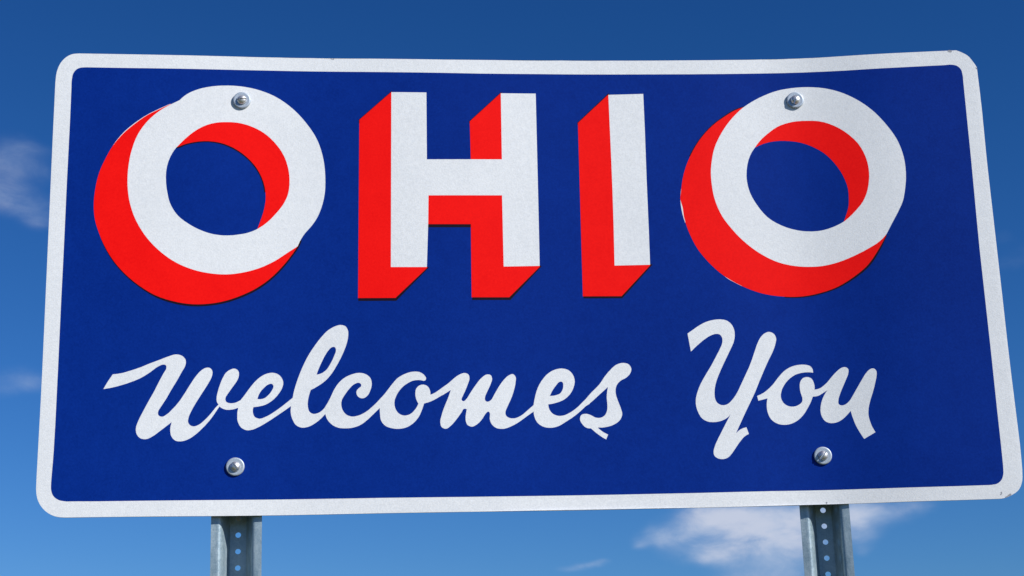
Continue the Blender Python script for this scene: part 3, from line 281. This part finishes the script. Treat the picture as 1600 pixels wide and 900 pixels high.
# ---------------------------------------------------------------- materials
def material(name, color, rough=0.5, metal=0.0, spec=0.5):
    m = bpy.data.materials.new(name)
    m.use_nodes = True
    b = m.node_tree.nodes['Principled BSDF']
    b.inputs['Base Color'].default_value = (*color, 1)
    b.inputs['Roughness'].default_value = rough
    b.inputs['Metallic'].default_value = metal
    b.inputs['Specular IOR Level'].default_value = spec
    return m, m.node_tree.nodes, m.node_tree.links, b


def mottled(name, c0, c1, scales, rough, spec=0.5, metal=0.0, bump=0.0, bump_scale=400.0, rough_var=0.0):
    """colour wandering between c0 and c1 by summed noises (scale in 1/m, weight)"""
    m, n, l, b = material(name, c0, rough, metal, spec)
    t = n.new('ShaderNodeTexCoord')
    acc = None
    for k, (s, w, det, stretch) in enumerate(scales):
        mp = n.new('ShaderNodeMapping')
        mp.inputs['Scale'].default_value = stretch
        mp.inputs['Location'].default_value = (k * 3.7, k * 1.3, k * 2.1)
        l.new(t.outputs['Object'], mp.inputs[0])
        nz = n.new('ShaderNodeTexNoise')
        nz.inputs['Scale'].default_value = s
        nz.inputs['Detail'].default_value = det
        nz.inputs['Roughness'].default_value = 0.6
        l.new(mp.outputs[0], nz.inputs['Vector'])
        q = n.new('ShaderNodeMath')
        q.operation = 'MULTIPLY_ADD'
        l.new(nz.outputs[0], q.inputs[0])
        q.inputs[1].default_value = w
        q.inputs[2].default_value = -0.5 * w
        if acc is None:
            acc = q.outputs[0]
        else:
            a = n.new('ShaderNodeMath')
            l.new(acc, a.inputs[0])
            l.new(q.outputs[0], a.inputs[1])
            acc = a.outputs[0]
    a = n.new('ShaderNodeMath')
    a.use_clamp = True
    l.new(acc, a.inputs[0])
    a.inputs[1].default_value = 0.5
    mx = n.new('ShaderNodeMix')
    mx.data_type = 'RGBA'
    l.new(a.outputs[0], mx.inputs[0])
    mx.inputs[6].default_value = (*c0, 1)
    mx.inputs[7].default_value = (*c1, 1)
    l.new(mx.outputs[2], b.inputs['Base Color'])
    if rough_var:
        r = n.new('ShaderNodeMath')
        r.operation = 'MULTIPLY_ADD'
        l.new(a.outputs[0], r.inputs[0])
        r.inputs[1].default_value = rough_var
        r.inputs[2].default_value = rough - rough_var / 2
        l.new(r.outputs[0], b.inputs['Roughness'])
    if bump:
        nz = n.new('ShaderNodeTexNoise')
        nz.inputs['Scale'].default_value = bump_scale
        nz.inputs['Detail'].default_value = 3
        l.new(t.outputs['Object'], nz.inputs['Vector'])
        bp = n.new('ShaderNodeBump')
        bp.inputs['Strength'].default_value = bump
        bp.inputs['Distance'].default_value = 0.0006
        l.new(nz.outputs[0], bp.inputs['Height'])
        l.new(bp.outputs[0], b.inputs['Normal'])
    return m


ONE = (1, 1, 1)
M_WHITE = mottled('white_reflective_sheeting', (0.71, 0.725, 0.74), (0.84, 0.85, 0.855),
                  [(380, 2.0, 2, ONE), (110, 1.0, 4, ONE), (5, 0.7, 3, ONE)], 0.45, spec=0.4, bump=0.3, bump_scale=500)
M_BLUE = mottled('blue_screen_ink', (0.0008, 0.0195, 0.195), (0.0020, 0.0280, 0.250),
                 [(300, 1.7, 2, ONE), (45, 0.9, 4, ONE), (4, 1.1, 3, ONE)], 0.45, spec=0.06, bump=0.2, bump_scale=500)
M_RED = mottled('red_screen_ink', (0.86, 0.003, 0.002), (0.98, 0.007, 0.004),
                [(300, 1.6, 2, ONE), (30, 0.8, 3, ONE), (6, 1.0, 3, ONE)], 0.45, spec=0.10, bump=0.2, bump_scale=500)
M_DARK = mottled('black_screen_ink', (0.006, 0.0025, 0.006), (0.012, 0.005, 0.012), [(200, 1, 2, ONE)], 0.6, spec=0.1)
M_ALU = mottled('bare_aluminium', (0.45, 0.47, 0.5), (0.6, 0.62, 0.65), [(80, 1.5, 4, (1, 1, 0.2))], 0.45, metal=0.9, rough_var=0.2)
M_GALV = mottled('galvanised_steel', (0.21, 0.30, 0.35), (0.46, 0.56, 0.61),
                 [(90, 1.2, 4, ONE), (22, 1.4, 4, (1, 1, 0.35)), (420, 1.1, 2, ONE), (8, 0.8, 4, (1, 1, 0.3))], 0.42, metal=0.3, spec=0.9, bump=0.3, bump_scale=260, rough_var=0.25)
M_ZINC = mottled('zinc_plated_steel', (0.36, 0.42, 0.49), (0.50, 0.56, 0.63), [(500, 1.5, 3, ONE)], 0.48, metal=0.4, rough_var=0.12, bump=0.3, bump_scale=900)
M_BOLT = mottled('bright_zinc_bolt', (0.62, 0.61, 0.60), (0.8, 0.79, 0.77), [(600, 1.5, 3, ONE)], 0.40, metal=0.85, bump=0.2, bump_scale=900)


# ---------------------------------------------------------------- mesh helpers
def obj(name, me, mat, parent=None, label=None):
    o = bpy.data.objects.new(name, me)
    if mat:
        me.materials.append(mat)
    col.objects.link(o)
    if parent:
        o.parent = parent
    if label:
        o['label'] = label
    return o


def bow(x):
    """how far the sheet is bowed back (m) at a distance x (m) from its middle"""
    u = min(max(x / SIGN_W + 0.5, 0.0), 1.0)
    K, D = BOW_U, BOW_D
    n = len(K)

    def grad(i):
        if i == 0:
            return (D[1] - D[0]) / (K[1] - K[0])
        if i == n - 1:
            return (D[-1] - D[-2]) / (K[-1] - K[-2])
        h1, h2 = K[i] - K[i - 1], K[i + 1] - K[i]
        return (h1 * h1 * D[i + 1] + (h2 * h2 - h1 * h1) * D[i] - h2 * h2 * D[i - 1]) / (h1 * h2 * (h1 + h2))
    i = 0
    while i < n - 2 and u > K[i + 1]:
        i += 1
    h = K[i + 1] - K[i]
    t = (u - K[i]) / h
    return ((2 * t**3 - 3 * t**2 + 1) * D[i] + (t**3 - 2 * t**2 + t) * h * grad(i)
            + (-2 * t**3 + 3 * t**2) * D[i + 1] + (t**3 - t**2) * h * grad(i + 1))


STEP = 0.012


def bent(x):
    """the bow as the sheets have it: straight between upright lines STEP apart"""
    i = math.floor(x / STEP)
    t = x / STEP - i
    return bow(i * STEP) * (1 - t) + bow((i + 1) * STEP) * t


def inside(pt, loops):
    x, y = pt
    c = False
    for lp in loops:
        j = len(lp) - 1
        for i in range(len(lp)):
            xi, yi = lp[i]
            xj, yj = lp[j]
            if (yi > y) != (yj > y) and x < (xj - xi) * (y - yi) / (yj - yi) + xi:
                c = not c
            j = i
    return c


def triangulate(loops, step=None):
    """planar triangles of the area between loops; step adds inner points so that the sheet can bend"""
    verts, edges = [], []
    for lp in loops:
        b = len(verts)
        verts += [Vector(p) for p in lp]
        edges += [(b + i, b + (i + 1) % len(lp)) for i in range(len(lp))]
    if step:
        # every sheet is cut along the same upright lines, so all layers bend as one
        x0, x1 = min(p[0] for p in loops[0]), max(p[0] for p in loops[0])
        y0, y1 = min(p[1] for p in loops[0]) - 0.01, max(p[1] for p in loops[0]) + 0.01
        for i in range(math.ceil(x0 / step), math.floor(x1 / step) + 1):
            verts += [Vector((i * step, y0)), Vector((i * step, y1))]
            edges.append((len(verts) - 2, len(verts) - 1))
    ov, oe, of, a, b_, c = delaunay_2d_cdt(verts, edges, [], 0, 1e-7)
    ov = [(v[0], v[1]) for v in ov]
    fs = []
    for f in of:
        cx = sum(ov[i][0] for i in f) / len(f)
        cy = sum(ov[i][1] for i in f) / len(f)
        if inside((cx, cy), loops):
            fs.append(tuple(f))
    return ov, fs


def signed_area(lp):
    return sum(lp[i][0] * lp[(i + 1) % len(lp)][1] - lp[(i + 1) % len(lp)][0] * lp[i][1] for i in range(len(lp)))


def sheet(loops, front, back, step=None):
    """a sheet of real thickness that follows the bow of the sign; front, back = metres in front of its face"""
    loops = [lp if (signed_area(lp) > 0) == (k == 0) else lp[::-1] for k, lp in enumerate(loops)]
    ov, fs = triangulate(loops, step)
    verts, faces, smooth = [], [], []

    def put(p, off):
        verts.append((p[0], bent(p[0]) - off, p[1]))
        return len(verts) - 1
    a = [put(p, front) for p in ov]
    for f in fs:
        p = [ov[i] for i in f]
        ccw = sum(p[i][0] * p[(i + 1) % len(p)][1] - p[(i + 1) % len(p)][0] * p[i][1] for i in range(len(p))) > 0
        faces.append(tuple(a[i] for i in (f if ccw else f[::-1])))
        smooth.append(True)
    b = [put(p, back) for p in ov]
    for f in fs:
        p = [ov[i] for i in f]
        ccw = sum(p[i][0] * p[(i + 1) % len(p)][1] - p[(i + 1) % len(p)][0] * p[i][1] for i in range(len(p))) > 0
        faces.append(tuple(b[i] for i in (f[::-1] if ccw else f)))
        smooth.append(True)
    nf = len(faces)
    for lp in loops:
        f_ = [put(p, front) for p in lp]
        b_ = [put(p, back) for p in lp]
        n = len(lp)
        for i in range(n):
            j = (i + 1) % n
            faces.append((f_[i], b_[i], b_[j], f_[j]))
            smooth.append(False)
    me = bpy.data.meshes.new('sheet')
    me.from_pydata(verts, [], faces)
    me.polygons.foreach_set('use_smooth', smooth)
    me.update()
    return me


def loops_of(name):
    return [[(x * 1e-5, z * 1e-5) for x, z in lp] for lp in SHAPES[name]]


# ---------------------------------------------------------------- the ground
def hgt(x, y):
    r = math.hypot(x, y)
    return 0.0 if r < 1.2 else (math.sin(x * 0.31 + 1.0) * math.cos(y * 0.27) * 0.12 * min(1, (r - 1.2) / 8.0)) if r < 400 else 0.0


gv, gf = [], []
radii = [0.0, 0.6, 1.2, 2, 3, 4.5, 6.5, 9, 13, 18, 26, 38, 55, 80, 120, 200, 400, 900, 2500, 7000]
seg = 64
gv.append((0, 0, 0))
for r in radii[1:]:
    for k in range(seg):
        a = 2 * math.pi * k / seg
        gv.append((r * math.cos(a), r * math.sin(a), hgt(r * math.cos(a), r * math.sin(a))))
for k in range(seg):
    gf.append((0, 1 + k, 1 + (k + 1) % seg))
for q in range(len(radii) - 2):
    for k in range(seg):
        a = 1 + q * seg + k
        b = 1 + q * seg + (k + 1) % seg
        gf.append((a, a + seg, b + seg, b))
me = bpy.data.meshes.new('ground')
me.from_pydata(gv, [], gf)
me.polygons.foreach_set('use_smooth', [True] * len(gf))
M_GRASS = mottled('mown_grass', (0.05, 0.075, 0.022), (0.14, 0.13, 0.05), [(0.35, 1.4, 5, ONE), (6, 1.3, 5, ONE), (60, 1.0, 3, ONE)], 0.9, spec=0.2)
g = obj('ground', me, M_GRASS)
g['kind'] = 'structure'

# ---------------------------------------------------------------- the road sign
root = bpy.data.objects.new('welcome_sign', None)
root.empty_display_size = 0.3
root['label'] = 'blue roadside sign with white border reading OHIO Welcomes You on two steel posts'
root['category'] = 'road sign'
col.objects.link(root)

face = bpy.data.objects.new('sign_panel', sheet(loops_of('panel'), 0.0, -0.0030, STEP))
face.location = (0, 0, SIGN_Z)
face.parent = root
face['label'] = 'white reflective sign panel with rounded corners, bowed back in the middle'
face.data.materials.append(M_WHITE)
face.data.materials.append(M_ALU)
col.objects.link(face)
for p in face.data.polygons:          # bare metal at the cut edge and the back
    if p.normal.y > 0.3 or not p.use_smooth:
        p.material_index = 1

MM = 0.001


def film(name, shape, mat, front, label=None, step=STEP, back=0.0, parent=None):
    o = obj(name, sheet(loops_of(shape), front * MM, back * MM, step), mat, parent or root, label)
    if (parent or root) is root:
        o.location = (0, 0, SIGN_Z)
    return o


film('blue_field', 'field', M_BLUE, 0.05, 'deep blue field inside the white border')
for key, lab, darks, edges in (('o1', 'first block letter O, white face with red shade', ('o1_dark', 'o1_dark_arc'), ('o1_edge',)),
                               ('h', 'block letter H, white face with red shade', ('h_dark',), ()),
                               ('i', 'block letter I, white face with red shade', ('i_dark',), ()),
                               ('o2', 'last block letter O, white face with red shade', ('o2_dark', 'o2_dark_arc'), ('o2_edge', 'o2_edge_low'))):
    w = film('letter', key + '_white', M_WHITE, 0.20, lab)
    film('red_shade', key + '_red', M_RED, 0.16, parent=w)
    for d in darks:
        film('dark_outline', d, M_DARK, 0.10, parent=w)
    for e in edges:
        film('white_edge', e, M_WHITE, 0.13, parent=w)
for i, (key, lab) in enumerate((('s_W', 'white script letter W'), ('s_e', 'white script letter e after the W'), ('s_l', 'white script letter l'),
                                ('s_c', 'white script letter c'), ('s_o', 'white script letter o in Welcomes'), ('s_m', 'white script letter m'),
                                ('s_e2', 'white script letter e after the m'), ('s_s', 'white script letter s'), ('s_Y', 'white script letter Y'),
                                ('s_o2', 'white script letter o in You'), ('s_u', 'white script letter u'))):
    film('script_letter', key, M_WHITE, 0.10 + 0.04 * (i % 2), lab)


# scuffs on the white border, bare metal showing at chipped spots of the rim
M_SCUFF = mottled('scuffed_sheeting', (0.16, 0.17, 0.2), (0.42, 0.43, 0.46), [(900, 2, 3, ONE)], 0.6)
for shape in ('scuff_a', 'scuff_b', 'scuff_c', 'scuff_d', 'scuff_e', 'scuff_f'):
    film('scuff_mark', shape, M_SCUFF, 0.08)


# bolts: dished washer, domed head with a slot
def disc(r, n):
    return [(r * math.cos(2 * math.pi * k / n), r * math.sin(2 * math.pi * k / n)) for k in range(n)]


def washer_mesh(R, h):
    prof = [(R, 0.0), (R, h * 0.55), (R - 0.0004, h * 0.85), (R - 0.0011, h), (R * 0.8, h * 1.0), (R * 0.62, h * 0.90), (R * 0.3, h * 0.85)]
    n = 48
    vs, fs = [], []
    for (r, z) in prof:
        for k in range(n):
            a = 2 * math.pi * k / n
            vs.append((r * math.cos(a), -z, r * math.sin(a)))
    for q in range(len(prof) - 1):
        for k in range(n):
            a, b = q * n + k, q * n + (k + 1) % n
            fs.append((a, b, b + n, a + n))
    fs.append(tuple((len(prof) - 1) * n + k for k in range(n)))
    me = bpy.data.meshes.new('washer')
    me.from_pydata(vs, [], fs)
    me.polygons.foreach_set('use_smooth', [True] * (len(fs) - 1) + [False])
    return me


def head_mesh(R, h, base, slot):
    vs2, ed = [], []
    ring = disc(R, 40)
    vs2 += [Vector(p) for p in ring]
    ed += [(i, (i + 1) % 40) for i in range(40)]
    for rr, nn in ((0.97, 36), (0.9, 32), (0.78, 26), (0.62, 20), (0.44, 14), (0.22, 8)):
        vs2 += [Vector((R * rr * math.cos(2 * math.pi * (k + .5) / nn), R * rr * math.sin(2 * math.pi * (k + .5) / nn))) for k in range(nn)
                if abs(R * rr * math.sin(2 * math.pi * (k + .5) / nn)) > slot * 1.15]
    for s in (slot, -slot, slot * 0.94, -slot * 0.94):
        x = math.sqrt(R * R - s * s) * 0.9995
        b = len(vs2)
        for k in range(13):
            vs2.append(Vector((-x + 2 * x * k / 12, s)))
        ed += [(b + k, b + k + 1) for k in range(12)]
    ov, oe, of, a_, b_, c_ = delaunay_2d_cdt(vs2, ed, [], 0, 1e-8)
    vs, fs = [], []
    for v in ov:
        r = min(1.0, v.length / R)
        z = base + 0.0008 + (h - 0.0008) * math.sqrt(max(0.0, 1 - r * r))
        if abs(v[1]) < slot * 0.97:
            z = min(z, base + h * 0.08)
        vs.append((v[0], -z, v[1]))
    for f in of:
        p = [ov[i] for i in f]
        ccw = sum(p[i][0] * p[(i + 1) % len(p)][1] - p[(i + 1) % len(p)][0] * p[i][1] for i in range(len(p))) > 0
        fs.append(tuple(f if ccw else f[::-1]))
    n0 = len(fs)
    b = len(vs)
    for (x, y) in ring:
        vs.append((x, -(base + 0.0008), y))
    for (x, y) in ring:
        vs.append((x, -(base - 0.0004), y))
    for k in range(40):
        fs.append((b + k, b + 40 + k, b + 40 + (k + 1) % 40, b + (k + 1) % 40))
    me = bpy.data.meshes.new('head')
    me.from_pydata(vs, [], fs)
    me.polygons.foreach_set('use_smooth', [True] * len(fs))
    me.set_sharp_from_angle(angle=math.radians(40))
    return me


SLOT_TURN = (8, 68, -52, 48)
BL = ('upper left', 'upper right', 'lower left', 'lower right')
for (bx, bz), turn, wh in zip(BOLTS, SLOT_TURN, BL):
    slope = (bow(bx + 0.01) - bow(bx - 0.01)) / 0.02
    b = obj('bolt', head_mesh(0.0079, 0.0062, 0.0027, 0.0012), M_BOLT, root, 'slotted round bolt head at the %s of the panel' % wh)
    b.location = (bx, bow(bx) - 0.0007 * (bz > 0) - 0.0004, SIGN_Z + bz)
    b.rotation_euler = (0, math.radians(-turn), math.atan(slope))
    wsh = obj('washer', washer_mesh(0.0143, 0.0029), M_ZINC, b)


# posts: galvanised U-channel with a row of holes down the web
def post_mesh(z0, z1, hole_phase):
    T = 0.0038
    half = [(0.0385, 0.0), (0.0383, 0.0), (0.0300, 0.0), (0.0275, 0.0), (0.0262, 0.0004), (0.0246, 0.0014), (0.0230, 0.0032), (0.0217, 0.0055), (0.0206, 0.0085), (0.0196, 0.0125), (0.0172, 0.0250), (0.0155, 0.0365), (0.0142, 0.0415), (0.0125, 0.0440)]
    outer = [(-x, d) for x, d in half]                       # left flange tip -> web, front surface
    nx = len(outer)
    # normals of the polyline
    def offs(pl, t):
        out = []
        for i, (x, d) in enumerate(pl):
            a = pl[max(0, i - 1)]
            c = pl[min(len(pl) - 1, i + 1)]
            tx, td = c[0] - a[0], c[1] - a[1]
            L = math.hypot(tx, td)
            out.append((x - td / L * t, d + tx / L * t))
        return out
    backl = offs(outer, T)
    vs, fs, sm = [], [], []
    zs = [z0 + (z1 - z0) * k / 60 for k in range(61)]

    def strip(pl, flip, smooth=True):
        b = len(vs)
        for z in zs:
            for (x, d) in pl:
                vs.append((x, d, z))
        m = len(pl)
        for q in range(len(zs) - 1):
            for k in range(m - 1):
                a = b + q * m + k
                f = (a, a + 1, a + 1 + m, a + m)
                fs.append(f[::-1] if flip else f)
                sm.append(smooth)
    mir = lambda pl: [(-x, d) for x, d in pl]
    strip(outer, False)
    strip(backl, True)
    strip(mir(outer), True)
    strip(mir(backl), False)
    strip([backl[0], outer[0]], False, False)
    strip(mir([backl[0], outer[0]]), True, False)
    # caps
    for z, fl in ((z0, True), (z1, False)):
        for side in (1, -1):
            b = len(vs)
            for (x, d) in outer + backl[::-1]:
                vs.append((x * side, d, z))
            n = 2 * nx
            for k in range(nx - 1):
                f = (b + k, b + k + 1, b + n - 2 - k, b + n - 1 - k)
                fs.append(f if (fl != (side > 0)) else f[::-1])
                sm.append(False)
    # web with holes
    wx, wd = 0.0125, 0.0440
    loops = [[(-wx, z0), (wx, z0), (wx, z1), (-wx, z1)]]
    hr = 0.0044
    z = z0 + ((hole_phase - z0) % 0.0254)
    while z < z1 - 0.01:
        if z > z0 + 0.01:
            loops.append([(hr * math.cos(2 * math.pi * k / 20), z - hr * math.sin(2 * math.pi * k / 20)) for k in range(20)])
        z += 0.0254
    ov, tf = triangulate(loops)
    for d, fl in ((wd, False), (wd + T, True)):
        b = len(vs)
        vs += [(p[0], d, p[1]) for p in ov]
        for f in tf:
            p = [ov[i] for i in f]
            ccw = sum(p[i][0] * p[(i + 1) % len(p)][1] - p[(i + 1) % len(p)][0] * p[i][1] for i in range(len(p))) > 0
            ff = [b + i for i in (f if ccw else f[::-1])]
            fs.append(tuple(ff[::-1] if fl else ff))
            sm.append(False)
    for lp in loops[1:]:
        b = len(vs)
        vs += [(p[0], wd, p[1]) for p in lp] + [(p[0], wd + T, p[1]) for p in lp]
        n = len(lp)
        for i in range(n):
            j = (i + 1) % n
            fs.append((b + i, b + n + i, b + n + j, b + j))
            sm.append(True)
    b = len(vs)
    for z in (z0, z1):
        vs += [(-wx, wd, z), (wx, wd, z), (wx, wd + T, z), (-wx, wd + T, z)]
    fs += [(b, b + 3, b + 2, b + 1), (b + 4, b + 5, b + 6, b + 7)]
    sm += [False, False]
    me = bpy.data.meshes.new('post')
    me.from_pydata(vs, [], fs)
    me.polygons.foreach_set('use_smooth', sm)
    return me


POSTS = ((-0.4632, -0.4268, -2.0), (0.4540, -0.4305, 11.0))
for (px, phase, turn), lab in zip(POSTS, ('left galvanised U-channel post with a row of holes', 'right galvanised U-channel post with a row of holes')):
    y = max(bow(px - 0.0385), bow(px + 0.0385), bow(px)) + 0.0030 + 0.0035
    o = obj('post', post_mesh(-SIGN_Z - 0.45, 0.345, phase), M_GALV, root, lab)
    o.location = (px, y, SIGN_Z)
    if px < 0:                       # the end of a bolt sits in the hole just under the panel
        bm = bmesh.new()
        bmesh.ops.create_cone(bm, cap_ends=True, segments=20, radius1=0.0040, radius2=0.0043, depth=0.007)
        bmesh.ops.rotate(bm, verts=bm.verts, matrix=Matrix.Rotation(math.pi / 2, 3, 'X'))
        be = bpy.data.meshes.new('bolt_end')
        bm.to_mesh(be)
        bm.free()
        e = obj('bolt_end', be, M_BOLT, o)
        e.location = (0, 0.0455, phase + 0.0254 * 2)
    o.rotation_euler = (0, 0, math.radians(-turn))
